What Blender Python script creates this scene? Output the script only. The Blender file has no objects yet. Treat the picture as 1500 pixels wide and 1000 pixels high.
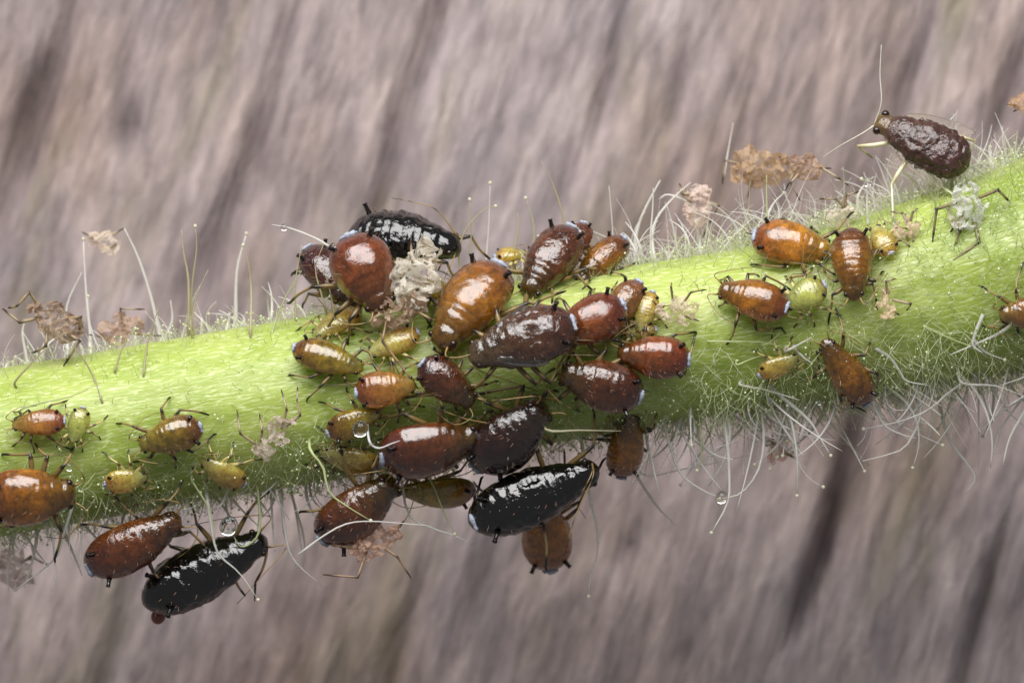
import bpy, math, random
import numpy as np
from mathutils import Vector, noise

# ------------------------------------------------------------------ camera / light
sc = bpy.context.scene
C = sc.collection
sc.unit_settings.scale_length = 0.001          # 1 unit = 1 mm
D = 100.0                                      # camera distance from the stem axis (mm)
cam_d = bpy.data.cameras.new('camera'); cam = bpy.data.objects.new('camera', cam_d); C.objects.link(cam)
cam.location = (0, -D, 0); cam.rotation_euler = (math.radians(90), 0, 0)
cam_d.sensor_width = 36; cam_d.lens = 36 * D / 15.0
cam_d.clip_start = 1; cam_d.clip_end = 1000
cam_d.dof.use_dof = True; cam_d.dof.focus_distance = D - 1.15
cam_d.dof.aperture_fstop = cam_d.lens * 1e-3 / 1.3
sc.camera = cam

w = bpy.data.worlds.new('World'); sc.world = w; w.use_nodes = True
w.node_tree.nodes['Background'].inputs[0].default_value = (0.93, 0.96, 1.0, 1)
w.node_tree.nodes['Background'].inputs[1].default_value = 0.33

def area(name, loc, target, sx, sy, power, col):
    d = bpy.data.lights.new(name, 'AREA'); d.shape = 'RECTANGLE'; d.size = sx; d.size_y = sy
    d.energy = power; d.color = col
    o = bpy.data.objects.new(name, d); C.objects.link(o); o.location = loc
    o.rotation_euler = (Vector(target) - Vector(loc)).to_track_quat('-Z', 'Y').to_euler()
    return o
area('flash_softbox', (-5, -30, 35), (0, 0, 0), 58, 36, 86000, (1.0, 0.985, 0.975))

sc.view_settings.view_transform = 'Standard'; sc.view_settings.look = 'None'
sc.view_settings.exposure = -0.75; sc.view_settings.gamma = 1.0
sc.view_settings.use_curve_mapping = False
try: sc.cycles.max_bounces = 6
except Exception: pass

# ------------------------------------------------------------------ helpers
rnd = random.Random(7)
def lin(c):
    return tuple(((v/255.0)/12.92 if v/255.0 <= 0.04045 else ((v/255.0+0.055)/1.055)**2.4) for v in c)
CAMV = Vector((0, -1, 0))                       # towards the camera
def P(px, py, h=0.0):
    k = (D - h) / D
    return Vector(((px-750)/100.0*k, -h, (500-py)/100.0*k))

class MB:
    def __init__(s): s.v = []; s.f = []; s.c = []; s.n = 0
    def add(s, verts, faces, cols):
        b = s.n
        s.v.extend(verts); s.c.extend(cols); s.n += len(verts)
        s.f.extend([tuple(i+b for i in f) for f in faces])
    def build(s, name, mat, parent=None, smooth=True):
        me = bpy.data.meshes.new(name)
        me.from_pydata([tuple(v) for v in s.v], [], s.f)
        a = me.color_attributes.new('Col', 'FLOAT_COLOR', 'POINT')
        arr = np.ones((len(s.v), 4), dtype=np.float32)
        if s.c: arr[:, :3] = np.array([c[:3] for c in s.c], dtype=np.float32)
        a.data.foreach_set('color', arr.ravel())
        if smooth: me.polygons.foreach_set('use_smooth', [True]*len(me.polygons))
        me.materials.append(mat); me.update()
        o = bpy.data.objects.new(name, me); C.objects.link(o)
        if parent is not None: o.parent = parent; o.matrix_parent_inverse = PINV.get(parent.name, IDENT)
        return o
from mathutils import Matrix
IDENT = Matrix.Identity(4); PINV = {}
def empty(name, loc):
    o = bpy.data.objects.new(name, None); C.objects.link(o); o.location = loc; o.empty_display_size = 0.2
    PINV[o.name] = Matrix.Translation(-Vector(loc))
    return o
def tag(o, label, cat, group=None):
    o['label'] = label; o['category'] = cat
    if group: o['group'] = group
    return o

def catmull(pts, n):
    pts = [Vector(p) for p in pts]
    if len(pts) == 2: return [pts[0].lerp(pts[1], i/n) for i in range(n+1)]
    out = []
    q = [pts[0]*2-pts[1]] + pts + [pts[-1]*2-pts[-2]]
    m = len(pts)-1
    for i in range(n+1):
        s = i/n*m; k = min(int(s), m-1); t = s-k
        a, b, c, d = q[k], q[k+1], q[k+2], q[k+3]
        out.append(0.5*((2*b)+(c-a)*t+(2*a-5*b+4*c-d)*t*t+(3*b-3*c+d-a)*t*t*t))
    return out
def tube(mb, pts, radii, cols, sides=6, cap=True):
    n = len(pts); vs = []; cs = []; fs = []
    prev = None
    for i in range(n):
        t = (pts[min(i+1, n-1)] - pts[max(i-1, 0)])
        if t.length < 1e-9: t = Vector((0, 0, 1))
        t.normalize()
        if prev is None:
            a = t.orthogonal().normalized()
        else:
            a = prev - t*prev.dot(t)
            a = a.normalized() if a.length > 1e-6 else t.orthogonal().normalized()
        prev = a; b = t.cross(a)
        for j in range(sides):
            ang = 2*math.pi*j/sides
            vs.append(pts[i] + (a*math.cos(ang)+b*math.sin(ang))*radii[i]); cs.append(cols[i])
    for i in range(n-1):
        for j in range(sides):
            fs.append((i*sides+j, i*sides+(j+1) % sides, (i+1)*sides+(j+1) % sides, (i+1)*sides+j))
    if cap:
        fs.append(tuple(range(sides-1, -1, -1))); fs.append(tuple(range((n-1)*sides, n*sides)))
    mb.add(vs, fs, cs)
def blob(mb, c, r, col, nu=8, nv=6, axes=None):
    if axes is None: axes = (Vector((r,0,0)), Vector((0,r,0)), Vector((0,0,r)))
    vs = [c+axes[2]]; fs = []
    for i in range(1, nv):
        th = math.pi*i/nv
        for j in range(nu):
            ph = 2*math.pi*j/nu
            vs.append(c+axes[0]*math.sin(th)*math.cos(ph)+axes[1]*math.sin(th)*math.sin(ph)+axes[2]*math.cos(th))
    vs.append(c-axes[2]); last = len(vs)-1
    for j in range(nu): fs.append((0, 1+j, 1+(j+1) % nu)); fs.append((last, last-nu+(j+1) % nu, last-nu+j))
    for i in range(nv-2):
        for j in range(nu):
            a = 1+i*nu+j; b = 1+i*nu+(j+1) % nu
            fs.append((a, a+nu, b+nu, b))
    mb.add(vs, fs, [col]*len(vs))

# ------------------------------------------------------------------ materials
def newmat(name):
    m = bpy.data.materials.new(name); m.use_nodes = True
    nt = m.node_tree; b = nt.nodes['Principled BSDF']
    return m, nt, b
def nd(nt, t, **kw):
    n = nt.nodes.new(t)
    for k, v in kw.items(): setattr(n, k, v)
    return n
def cuticle(name, rough, bump, scale, sss, coat=0.0, mott=0.35, spec=0.6, sssr=0.2, trans=0.0, alb=0.6, coatior=1.62):
    m, nt, b = newmat(name); L = nt.links.new
    at = nd(nt, 'ShaderNodeAttribute', attribute_name='Col')
    tc = nd(nt, 'ShaderNodeTexCoord')
    n1 = nd(nt, 'ShaderNodeTexNoise'); n1.inputs['Scale'].default_value = 9; n1.inputs['Detail'].default_value = 4
    L(tc.outputs['Object'], n1.inputs['Vector'])
    r1 = nd(nt, 'ShaderNodeMapRange'); r1.inputs['From Min'].default_value = 0.3; r1.inputs['From Max'].default_value = 0.7
    r1.inputs['To Min'].default_value = alb*(1-mott); r1.inputs['To Max'].default_value = alb*(1+mott)
    L(n1.outputs['Fac'], r1.inputs['Value'])
    # small dark pits scattered over the cuticle
    vo = nd(nt, 'ShaderNodeTexVoronoi'); vo.inputs['Scale'].default_value = 11
    L(tc.outputs['Object'], vo.inputs['Vector'])
    r2 = nd(nt, 'ShaderNodeMapRange'); r2.inputs['From Min'].default_value = 0.09; r2.inputs['From Max'].default_value = 0.17
    r2.inputs['To Min'].default_value = 0.35; L(vo.outputs['Distance'], r2.inputs['Value'])
    mu = nd(nt, 'ShaderNodeMath', operation='MULTIPLY'); L(r1.outputs[0], mu.inputs[0]); L(r2.outputs[0], mu.inputs[1])
    n4 = nd(nt, 'ShaderNodeTexNoise'); n4.inputs['Scale'].default_value = 26; n4.inputs['Detail'].default_value = 3; L(tc.outputs['Object'], n4.inputs['Vector'])
    r4 = nd(nt, 'ShaderNodeMapRange'); r4.inputs['From Min'].default_value = 0.35; r4.inputs['From Max'].default_value = 0.68; r4.inputs['To Min'].default_value = 0.85; r4.inputs['To Max'].default_value = 1.22
    L(n4.outputs['Fac'], r4.inputs['Value'])
    m4 = nd(nt, 'ShaderNodeMath', operation='MULTIPLY'); L(mu.outputs[0], m4.inputs[0]); L(r4.outputs[0], m4.inputs[1])
    vm = nd(nt, 'ShaderNodeVectorMath', operation='SCALE'); L(at.outputs['Color'], vm.inputs[0]); L(m4.outputs[0], vm.inputs['Scale'])
    L(vm.outputs[0], b.inputs['Base Color'])
    b.inputs['Roughness'].default_value = rough
    b.inputs['Specular IOR Level'].default_value = spec
    b.inputs['Subsurface Weight'].default_value = sss
    b.inputs['Transmission Weight'].default_value = trans; b.inputs['IOR'].default_value = 1.4
    b.inputs['Subsurface Radius'].default_value = (1.0, 0.6, 0.22)
    b.inputs['Subsurface Scale'].default_value = sssr
    b.inputs['Coat Weight'].default_value = coat; b.inputs['Coat Roughness'].default_value = 0.08; b.inputs['Coat IOR'].default_value = coatior
    n2 = nd(nt, 'ShaderNodeTexNoise'); n2.inputs['Scale'].default_value = scale; n2.inputs['Detail'].default_value = 3
    n2.inputs['Roughness'].default_value = 0.6; n2.inputs['Distortion'].default_value = 0.6
    L(tc.outputs['Object'], n2.inputs['Vector'])
    ad = nd(nt, 'ShaderNodeMath', operation='MULTIPLY_ADD'); ad.inputs[1].default_value = 0.35
    L(r2.outputs[0], ad.inputs[0]); L(n2.outputs['Fac'], ad.inputs[2])
    bp = nd(nt, 'ShaderNodeBump'); bp.inputs['Strength'].default_value = bump; bp.inputs['Distance'].default_value = 0.03
    n3 = nd(nt, 'ShaderNodeTexNoise'); n3.inputs['Scale'].default_value = 42; n3.inputs['Detail'].default_value = 2
    L(tc.outputs['Object'], n3.inputs['Vector'])
    b0 = nd(nt, 'ShaderNodeBump'); b0.inputs['Strength'].default_value = 0.6; b0.inputs['Distance'].default_value = 0.004
    L(n3.outputs['Fac'], b0.inputs['Height']); L(b0.outputs[0], bp.inputs['Normal'])
    L(ad.outputs[0], bp.inputs['Height']); L(bp.outputs[0], b.inputs['Normal']); L(bp.outputs[0], b.inputs['Coat Normal'])
    return m
M = {}
M['smooth'] = cuticle('cuticle_smooth', 0.22, 0.26, 7, 0.9, 0.9, 0.45, sssr=0.75, alb=0.74, trans=0.35)
M['lumpy'] = cuticle('cuticle_lumpy', 0.2, 0.8, 7, 0.75, 0.9, 0.45, sssr=0.65, alb=0.56, trans=0.35)
M['black'] = cuticle('cuticle_black', 0.16, 0.7, 4.6, 0.0, 1.0, 0.3, alb=0.3, spec=0.1, coatior=1.7)
M['nymph'] = cuticle('cuticle_nymph', 0.2, 0.4, 9, 0.8, 0.8, 0.3, sssr=0.5, trans=0.5, alb=0.95)
M['rough'] = cuticle('cuticle_wrinkled', 0.25, 0.9, 10, 0.05, 0.4, 0.4)

def vcol_mat(name, rough, sss=0.0, transl=0.0, spec=0.5, bump=0.0, bscale=20, alpha=1.0):
    m, nt, b = newmat(name); L = nt.links.new
    at = nd(nt, 'ShaderNodeAttribute', attribute_name='Col')
    L(at.outputs['Color'], b.inputs['Base Color'])
    b.inputs['Roughness'].default_value = rough; b.inputs['Specular IOR Level'].default_value = spec
    b.inputs['Subsurface Weight'].default_value = sss; b.inputs['Subsurface Scale'].default_value = 0.08
    b.inputs['Alpha'].default_value = alpha
    if bump:
        tc = nd(nt, 'ShaderNodeTexCoord'); n2 = nd(nt, 'ShaderNodeTexNoise')
        n2.inputs['Scale'].default_value = bscale; n2.inputs['Detail'].default_value = 4
        L(tc.outputs['Object'], n2.inputs['Vector'])
        bp = nd(nt, 'ShaderNodeBump'); bp.inputs['Strength'].default_value = bump; bp.inputs['Distance'].default_value = 0.05
        L(n2.outputs['Fac'], bp.inputs['Height']); L(bp.outputs[0], b.inputs['Normal'])
    if transl:
        out = nt.nodes['Material Output']; tr = nd(nt, 'ShaderNodeBsdfTranslucent'); mx = nd(nt, 'ShaderNodeMixShader')
        L(at.outputs['Color'], tr.inputs['Color']); mx.inputs[0].default_value = transl
        L(b.outputs[0], mx.inputs[1]); L(tr.outputs[0], mx.inputs[2]); L(mx.outputs[0], out.inputs['Surface'])
    return m
M['leg'] = vcol_mat('leg_cuticle', 0.28, 0.2, 0.0, 0.6)
M['eye'] = vcol_mat('eye_cuticle', 0.12, 0, 0, 0.6)
M['cauda'] = vcol_mat('waxy_tail', 0.35, 0.3, 0, 0.6, 0.5, 18)
M['skin'] = vcol_mat('shed_skin', 0.22, 0.0, 0.4, 0.9, 0.6, 30, 0.6)
M['skinleg'] = vcol_mat('shed_leg', 0.3, 0.0, 0.25, 0.6)
M['hair'] = vcol_mat('plant_hair', 0.3, 0.0, 0.5, 0.6)
def glass(name, col, rough=0.02, ior=1.36):
    m, nt, b = newmat(name)
    b.inputs['Base Color'].default_value = (*col, 1); b.inputs['Transmission Weight'].default_value = 1
    b.inputs['Roughness'].default_value = rough; b.inputs['IOR'].default_value = ior
    return m
M['drop'] = glass('clear_droplet', (0.97, 0.98, 0.96))
M['reddrop'] = vcol_mat('red_droplet', 0.08, 0.6, 0, 0.6)
M['wing'] = glass('clear_membrane', (0.95, 0.93, 0.85), 0.15, 1.2)

# stem
def stem_material():
    m, nt, b = newmat('green_stem'); L = nt.links.new
    uv = nd(nt, 'ShaderNodeUVMap'); 
    mp = nd(nt, 'ShaderNodeMapping'); mp.inputs['Scale'].default_value = (6.0, 27.0, 1)
    L(uv.outputs[0], mp.inputs[0])
    n = nd(nt, 'ShaderNodeTexNoise'); n.inputs['Scale'].default_value = 1.0; n.inputs['Detail'].default_value = 2; n.inputs['Distortion'].default_value = 0.5
    L(mp.outputs[0], n.inputs['Vector'])
    tc = nd(nt, 'ShaderNodeTexCoord')
    n2 = nd(nt, 'ShaderNodeTexNoise'); n2.inputs['Scale'].default_value = 0.55; n2.inputs['Detail'].default_value = 5
    L(tc.outputs['Object'], n2.inputs['Vector'])
    cr = nd(nt, 'ShaderNodeValToRGB'); e = cr.color_ramp.elements
    e[0].position = 0.3; e[0].color = (*lin((138, 160, 60)), 1)
    e[1].position = 0.72; e[1].color = (*lin((178, 190, 106)), 1)
    L(n2.outputs['Fac'], cr.inputs[0])
    r = nd(nt, 'ShaderNodeMapRange'); r.inputs['From Min'].default_value = 0.52; r.inputs['From Max'].default_value = 0.74
    L(n.outputs['Fac'], r.inputs['Value'])
    mx = nd(nt, 'ShaderNodeMix', data_type='RGBA'); mx.inputs['B'].default_value = (*lin((218, 224, 176)), 1)  # whitish dashes: glints of the wavy surface cells painted into the base colour
    ml = nd(nt, 'ShaderNodeMath', operation='MULTIPLY'); ml.inputs[1].default_value = 0.8
    L(r.outputs[0], ml.inputs[0]); L(ml.outputs[0], mx.inputs['Factor']); L(cr.outputs[0], mx.inputs['A'])
    L(mx.outputs['Result'], b.inputs['Base Color'])
    b.inputs['Roughness'].default_value = 0.3; b.inputs['Specular IOR Level'].default_value = 0.35
    b.inputs['Subsurface Weight'].default_value = 0.6; b.inputs['Subsurface Radius'].default_value = (0.9, 1.0, 0.5); b.inputs['Subsurface Scale'].default_value = 0.9
    bp = nd(nt, 'ShaderNodeBump'); bp.inputs['Strength'].default_value = 1.0; bp.inputs['Distance'].default_value = 0.013
    L(n.outputs['Fac'], bp.inputs['Height']); L(bp.outputs[0], b.inputs['Normal'])
    return m
M['stem'] = stem_material()

# ------------------------------------------------------------------ setting: weathered wooden board behind
GR = math.radians(73)                            # grain direction in the picture plane
def wood():
    m, nt, b = newmat('weathered_grey_wood'); L = nt.links.new
    tc = nd(nt, 'ShaderNodeTexCoord')
    def ns(sc_, det, sx, sy, dist=0.0):
        mp = nd(nt, 'ShaderNodeMapping'); mp.inputs['Scale'].default_value = (sx, sy, 1)
        L(tc.outputs['UV'], mp.inputs[0])
        n = nd(nt, 'ShaderNodeTexNoise'); n.inputs['Scale'].default_value = sc_; n.inputs['Detail'].default_value = det
        n.inputs['Distortion'].default_value = dist; n.inputs['Roughness'].default_value = 0.62
        L(mp.outputs[0], n.inputs['Vector']); return n
    a = ns(1.0, 8, 0.42, 1.1, 0.45)
    cr = nd(nt, 'ShaderNodeValToRGB'); e = cr.color_ramp.elements
    e[0].position = 0.22; e[0].color = (*lin((140, 132, 134)), 1)
    e[1].position = 0.74; e[1].color = (*lin((206, 190, 184)), 1)
    x = e.new(0.42); x.color = (*lin((160, 148, 148)), 1)
    x = e.new(0.55); x.color = (*lin((180, 166, 164)), 1)
    L(a.outputs['Fac'], cr.inputs[0])
    g = ns(1.0, 4, 0.16, 0.5, 0.2); g.inputs['Detail'].default_value = 3
    gm = nd(nt, 'ShaderNodeMapRange'); gm.inputs['From Min'].default_value = 0.52; gm.inputs['From Max'].default_value = 0.7; gm.inputs['To Max'].default_value = 0.6
    L(g.outputs['Fac'], gm.inputs['Value'])
    mx = nd(nt, 'ShaderNodeMix', data_type='RGBA'); mx.inputs['B'].default_value = (*lin((140, 136, 96)), 1)
    L(gm.outputs[0], mx.inputs['Factor']); L(cr.outputs[0], mx.inputs['A'])
    st = ns(1.0, 3, 0.1, 0.16, 0.3)
    sr = nd(nt, 'ShaderNodeMapRange'); sr.inputs['From Min'].default_value = 0.42; sr.inputs['From Max'].default_value = 0.66; sr.inputs['To Max'].default_value = 0.7
    L(st.outputs['Fac'], sr.inputs['Value'])
    m3 = nd(nt, 'ShaderNodeMix', data_type='RGBA', blend_type='MULTIPLY'); m3.inputs['B'].default_value = (*lin((206, 186, 168)), 1)
    L(sr.outputs[0], m3.inputs['Factor']); L(mx.outputs['Result'], m3.inputs['A']); mx = m3
    at = nd(nt, 'ShaderNodeAttribute', attribute_name='Col')
    m2 = nd(nt, 'ShaderNodeMix', data_type='RGBA', blend_type='MULTIPLY'); m2.inputs['Factor'].default_value = 1
    L(mx.outputs['Result'], m2.inputs['A']); L(at.outputs['Color'], m2.inputs['B'])
    f = ns(1.0, 8, 0.95, 4.6, 0.3)
    fr = nd(nt, 'ShaderNodeMapRange'); fr.inputs['From Min'].default_value = 0.28; fr.inputs['From Max'].default_value = 0.72; fr.inputs['To Min'].default_value = 0.52; fr.inputs['To Max'].default_value = 1.2
    L(f.outputs['Fac'], fr.inputs['Value'])
    vm = nd(nt, 'ShaderNodeVectorMath', operation='SCALE'); L(m2.outputs['Result'], vm.inputs[0]); L(fr.outputs[0], vm.inputs['Scale'])
    L(vm.outputs[0], b.inputs['Base Color'])
    b.inputs['Roughness'].default_value = 0.8; b.inputs['Specular IOR Level'].default_value = 0.25
    bp = nd(nt, 'ShaderNodeBump'); bp.inputs['Strength'].default_value = 0.8; bp.inputs['Distance'].default_value = 0.15
    L(f.outputs['Fac'], bp.inputs['Height']); L(bp.outputs[0], b.inputs['Normal'])
    return m
M['wood'] = wood()
WY = 6.8
# cracks: (px, py of a point on it, half length mm, half width mm, depth)
CR = [(600,150,1.9,0.16,0.7),(335,300,1.0,0.18,0.5),(55,170,1.5,0.14,0.6),(1232,720,1.3,0.2,0.8),(1195,830,0.9,0.15,0.6),
      (918,805,0.16,0.13,0.5),(880,120,1.6,0.12,0.4),(20,230,1.0,0.12,0.4),(420,60,1.0,0.1,0.35),(1080,180,1.2,0.1,0.3),(1440,900,1.1,0.14,0.5),
      (600,920,1.2,0.16,0.45),(170,930,1.3,0.14,0.5),(1330,130,1.0,0.12,0.3),(990,100,0.8,0.1,0.3),(180,185,0.25,0.16,0.3),(700,860,0.8,0.12,0.35),(1480,130,0.7,0.14,0.5)]
def build_wood():
    su, sv = 46.0, 40.0; nu, nv = 150, 300
    gu = Vector((math.cos(GR), 0, math.sin(GR))); gv = Vector((-math.sin(GR), 0, math.cos(GR)))
    cr = []
    for (px, py, hl, hw, dp) in CR:
        p = P(px, py, -WY); cr.append((p.dot(gu), p.dot(gv), hl*1.5, hw*1.15, dp*0.7))
    vs = []; cs = []; uvs = []
    for i in range(nu+1):
        u = (i/nu-0.5)*su
        for j in range(nv+1):
            v = (j/nv-0.5)*sv
            wob = 0.18*noise.noise(Vector((u*0.35, v*0.2, 4.0)))
            hgt = 0.13*noise.fractal(Vector((u*0.12, v*0.8, 1.7)), 1.0, 2.0, 4)
            dk = 1.0
            for (cu, cv, hl, hw, dp) in cr:
                a = (u-cu)/hl
                if abs(a) < 1.6:
                    ww = hw*(1-0.35*abs(a))
                    g = math.exp(-((v+wob-cv)/ww)**2 - a**4)
                    hgt -= dp*g; dk *= (1-0.38*g)
            vs.append(gu*u+gv*v+Vector((0, WY-hgt, 0))); cs.append((dk, dk*0.99, min(1, dk*1.02))); uvs.append((u, v))
    fs = []
    for i in range(nu):
        for j in range(nv):
            a = i*(nv+1)+j; fs.append((a, a+nv+1, a+nv+2, a+1))
    # a real board: back face and edges
    b0 = len(vs)
    cor = [(0, 0), (nu, 0), (nu, nv), (0, nv)]
    for (i, j) in cor:
        q = vs[i*(nv+1)+j]; vs.append(Vector((q.x, WY+4.0, q.z))); cs.append((1, 1, 1)); uvs.append(uvs[i*(nv+1)+j])
    fs.append((b0, b0+1, b0+2, b0+3))
    rims = [[i*(nv+1) for i in range(nu+1)], [nu*(nv+1)+j for j in range(nv+1)], [i*(nv+1)+nv for i in range(nu, -1, -1)], [j for j in range(nv, -1, -1)]]
    for k, rim in enumerate(rims): fs.append(tuple(rim)+(b0+(k+1) % 4, b0+k))
    mb = MB(); mb.add(vs, fs, cs)
    o = mb.build('wooden_board', M['wood']); o['kind'] = 'structure'
    ul = o.data.uv_layers.new(name='UVMap')
    li = np.zeros(len(o.data.loops), dtype=np.int32); o.data.loops.foreach_get('vertex_index', li)
    ul.data.foreach_set('uv', np.array(uvs, dtype=np.float32)[li].ravel())
    return o
build_wood()

# ------------------------------------------------------------------ stem
SX = np.array([-250,-150,0,200,400,600,800,950,1100,1250,1400,1500,1650,1750], float)
SY = np.array([706,690,662,628,594,560,528,505,482,455,418,392,345,310], float)
SR = np.array([122,122,122,120,120,124,121,117,120,126,140,150,160,164], float)
def sm(x, A):
    return float((np.interp(x-60, SX, A)+2*np.interp(x-30, SX, A)+3*np.interp(x, SX, A)+2*np.interp(x+30, SX, A)+np.interp(x+60, SX, A))/9.0)
def cen(px): return sm(px, SY)
def rad(px): return sm(px, SR)
_t = {}
def fr(px):
    """stem axis point, axis direction, perpendicular (picture plane), radius"""
    k = round(px)
    if k not in _t:
        c = P(px, cen(px), 0); a = (P(px+20, cen(px+20)) - P(px-20, cen(px-20))).normalized()
        e = Vector((-a.z, 0, a.x))
        _t[k] = (c, a, e, rad(px)/100.0)
    return _t[k]
def near(p):
    px = p.x*100+750
    for _ in range(3):
        c, a, e, r = fr(px); px += (p-c).dot(a)*100
    return fr(px)
def to_surface(p, off=0.0):
    c, a, e, r = near(p)
    d = p-c; d -= a*d.dot(a)
    if d.length < 1e-6: d = CAMV.copy()
    return c + a*(p-c).dot(a) + d.normalized()*(r+off)
def surf_h(px, py):
    p = P(px, py, 0.0); c, a, e, r = near(p); d = (p-c).dot(e)
    return (math.sqrt(max(0, r*r-d*d)), d/r)

plant = empty('plant_stem', P(750, 536, 0))
tag(plant, 'pale green hairy plant stem crossing the picture in front of weathered wood', 'stem')
def build_stem():
    n, m = 520, 96
    vs = []; uvs = []; fs = []; arc = 0; last = None
    for i in range(n+1):
        px = -220+ (1940)*i/n
        c, a, e, r = fr(px)
        if last is not None: arc += (c-last).length
        last = c.copy()
        for j in range(m+1):
            th = 2*math.pi*j/m
            q = noise.noise(Vector((arc*0.7, math.cos(th)*1.5, math.sin(th)*1.5)))
            rr = r*(1+0.022*q+0.006*math.sin(th*14+q*3))
            rr += 0.012*noise.noise(Vector((arc*2.5, math.cos(th)*9, math.sin(th)*9)))
            vs.append(c+(e*math.sin(th)+CAMV*math.cos(th))*rr); uvs.append((arc, th*1.25))
    for i in range(n):
        for j in range(m):
            a_ = i*(m+1)+j; fs.append((a_, a_+1, a_+m+2, a_+m+1))
    mb = MB(); mb.add(vs, fs, [(1, 1, 1)]*len(vs))
    o = mb.build('stalk', M['stem'], plant)
    ul = o.data.uv_layers.new(name='UVMap')
    li = np.zeros(len(o.data.loops), dtype=np.int32); o.data.loops.foreach_get('vertex_index', li)
    ul.data.foreach_set('uv', np.array(uvs, dtype=np.float32)[li].ravel())
build_stem()

# ------------------------------------------------------------------ aphids
PAL = {
 'red':   ((108,68,30),(146,80,34),(108,38,34)),
 'amber': ((190,144,54),(200,136,42),(146,66,40)),
 'brown': ((118,86,26),(178,118,28),(112,42,34)),
 'dark':  ((66,42,24),(98,46,32),(80,28,32)),
 'darkred':((98,74,26),(122,66,30),(86,28,30)),
 'black': ((18,15,15),(20,17,18),(26,20,20)),
 'coal':  ((66,46,28),(66,34,24),(70,30,26)),
 'umber': ((110,90,62),(106,68,44),(92,42,36)),
 'yellow':((206,194,120),(214,186,92),(206,150,70)),
 'green': ((188,192,112),(186,190,104),(176,166,84)),
 'olive': ((140,130,50),(154,130,40),(116,56,36)),
 'orange':((172,140,70),(176,122,54),(138,62,46)),
 'dead':  ((132,106,62),(86,58,50),(78,48,46)),
}
PROF = {
 'adult': ([0,.015,.04,.08,.12,.15,.19,.24,.28,.33,.4,.5,.62,.74,.84,.91,.96,.99,1],[0,.24,.4,.49,.52,.52,.61,.7,.75,.83,.92,.98,1,.96,.83,.65,.43,.21,0]),
 'nymph': ([0,.015,.05,.12,.2,.3,.42,.55,.68,.8,.89,.95,.985,1],[0,.22,.4,.5,.62,.78,.91,.98,1,.9,.7,.46,.24,0]),
 'dead':  ([0,.015,.05,.1,.15,.2,.28,.36,.4,.46,.56,.7,.82,.91,.97,1],[0,.26,.44,.5,.48,.64,.8,.83,.82,.91,.98,1,.93,.76,.44,0]),
}
def smooth_profile(kind, n):
    xs, ys = PROF[kind]
    ts = [0.5-0.5*math.cos(math.pi*i/n) for i in range(n+1)]
    ts = [0.55*t+0.45*(i/n) for i, t in enumerate(ts)]
    f = np.interp(np.linspace(0, 1, 801), xs, ys)
    k = np.ones(25)/25; g = np.convolve(np.pad(f, 12, mode='edge'), k, mode='valid')
    edge = np.minimum(1, np.minimum(np.arange(801), 800-np.arange(801))/30.0)
    g = f*(1-edge)+g*edge
    return ts, [float(np.interp(t, np.linspace(0, 1, 801), g)) for t in ts]

def frame(px, py, ang, k=None):
    hs, kk = surf_h(px, py)
    c, a, e, r = near(P(px, py))
    kk = max(-0.9, min(0.9, kk*0.85)) if k is None else k
    N = e*kk + CAMV*math.sqrt(1-kk*kk)
    H = Vector((math.cos(math.radians(ang)), 0, math.sin(math.radians(ang))))
    s = -(H.dot(N))/max(0.05, N.dot(CAMV)); s = max(-0.5, min(0.5, s))
    u = (H+CAMV*s); f = u.length; u.normalize()
    N = (N-u*N.dot(u)).normalized()
    return u, N.cross(u), N, f, hs

LEGC = dict(fem=(122,100,56), knee=(40,30,20), tib=(140,118,76), tip=(26,22,18))
def make_leg(root, hip, knee, foot, toe, sc_, cols, mat):
    mb = MB()
    fem = catmull([hip, hip.lerp(knee, .5)+ (knee-hip).length*0.05*Vector((rnd.uniform(-1,1), -0.6, rnd.uniform(-1,1))), knee], 6)
    n = len(fem); rf = [sc_*(0.75+0.75*math.sin(math.pi*min(1, i/(n-1)*0.8+0.15))) for i in range(n)]
    cf = [lin(cols['fem'])]*(n-2)+[lin(cols['knee'])]*2
    tib = catmull([knee, knee.lerp(foot, .5)+(foot-knee).length*0.05*Vector((rnd.uniform(-1,1), -0.5, rnd.uniform(-1,1))), foot], 8)
    rt = [sc_*1.05]+[sc_*0.72]*(len(tib)-2)+[sc_*0.7]
    ct = [lin(cols['knee'])]+[lin(cols['tib'])]*(len(tib)-4)+[lin(cols['knee'])]+[lin(cols['tip'])]*2
    tar = [foot.lerp(toe, i/2) for i in range(3)]
    tube(mb, fem+tib[1:]+tar[1:], rf+rt[1:]+[sc_*0.6, sc_*0.3], cf+ct[1:]+[lin(cols['tip'])]*2, 7)
    return mb.build('leg', mat, root)

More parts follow.
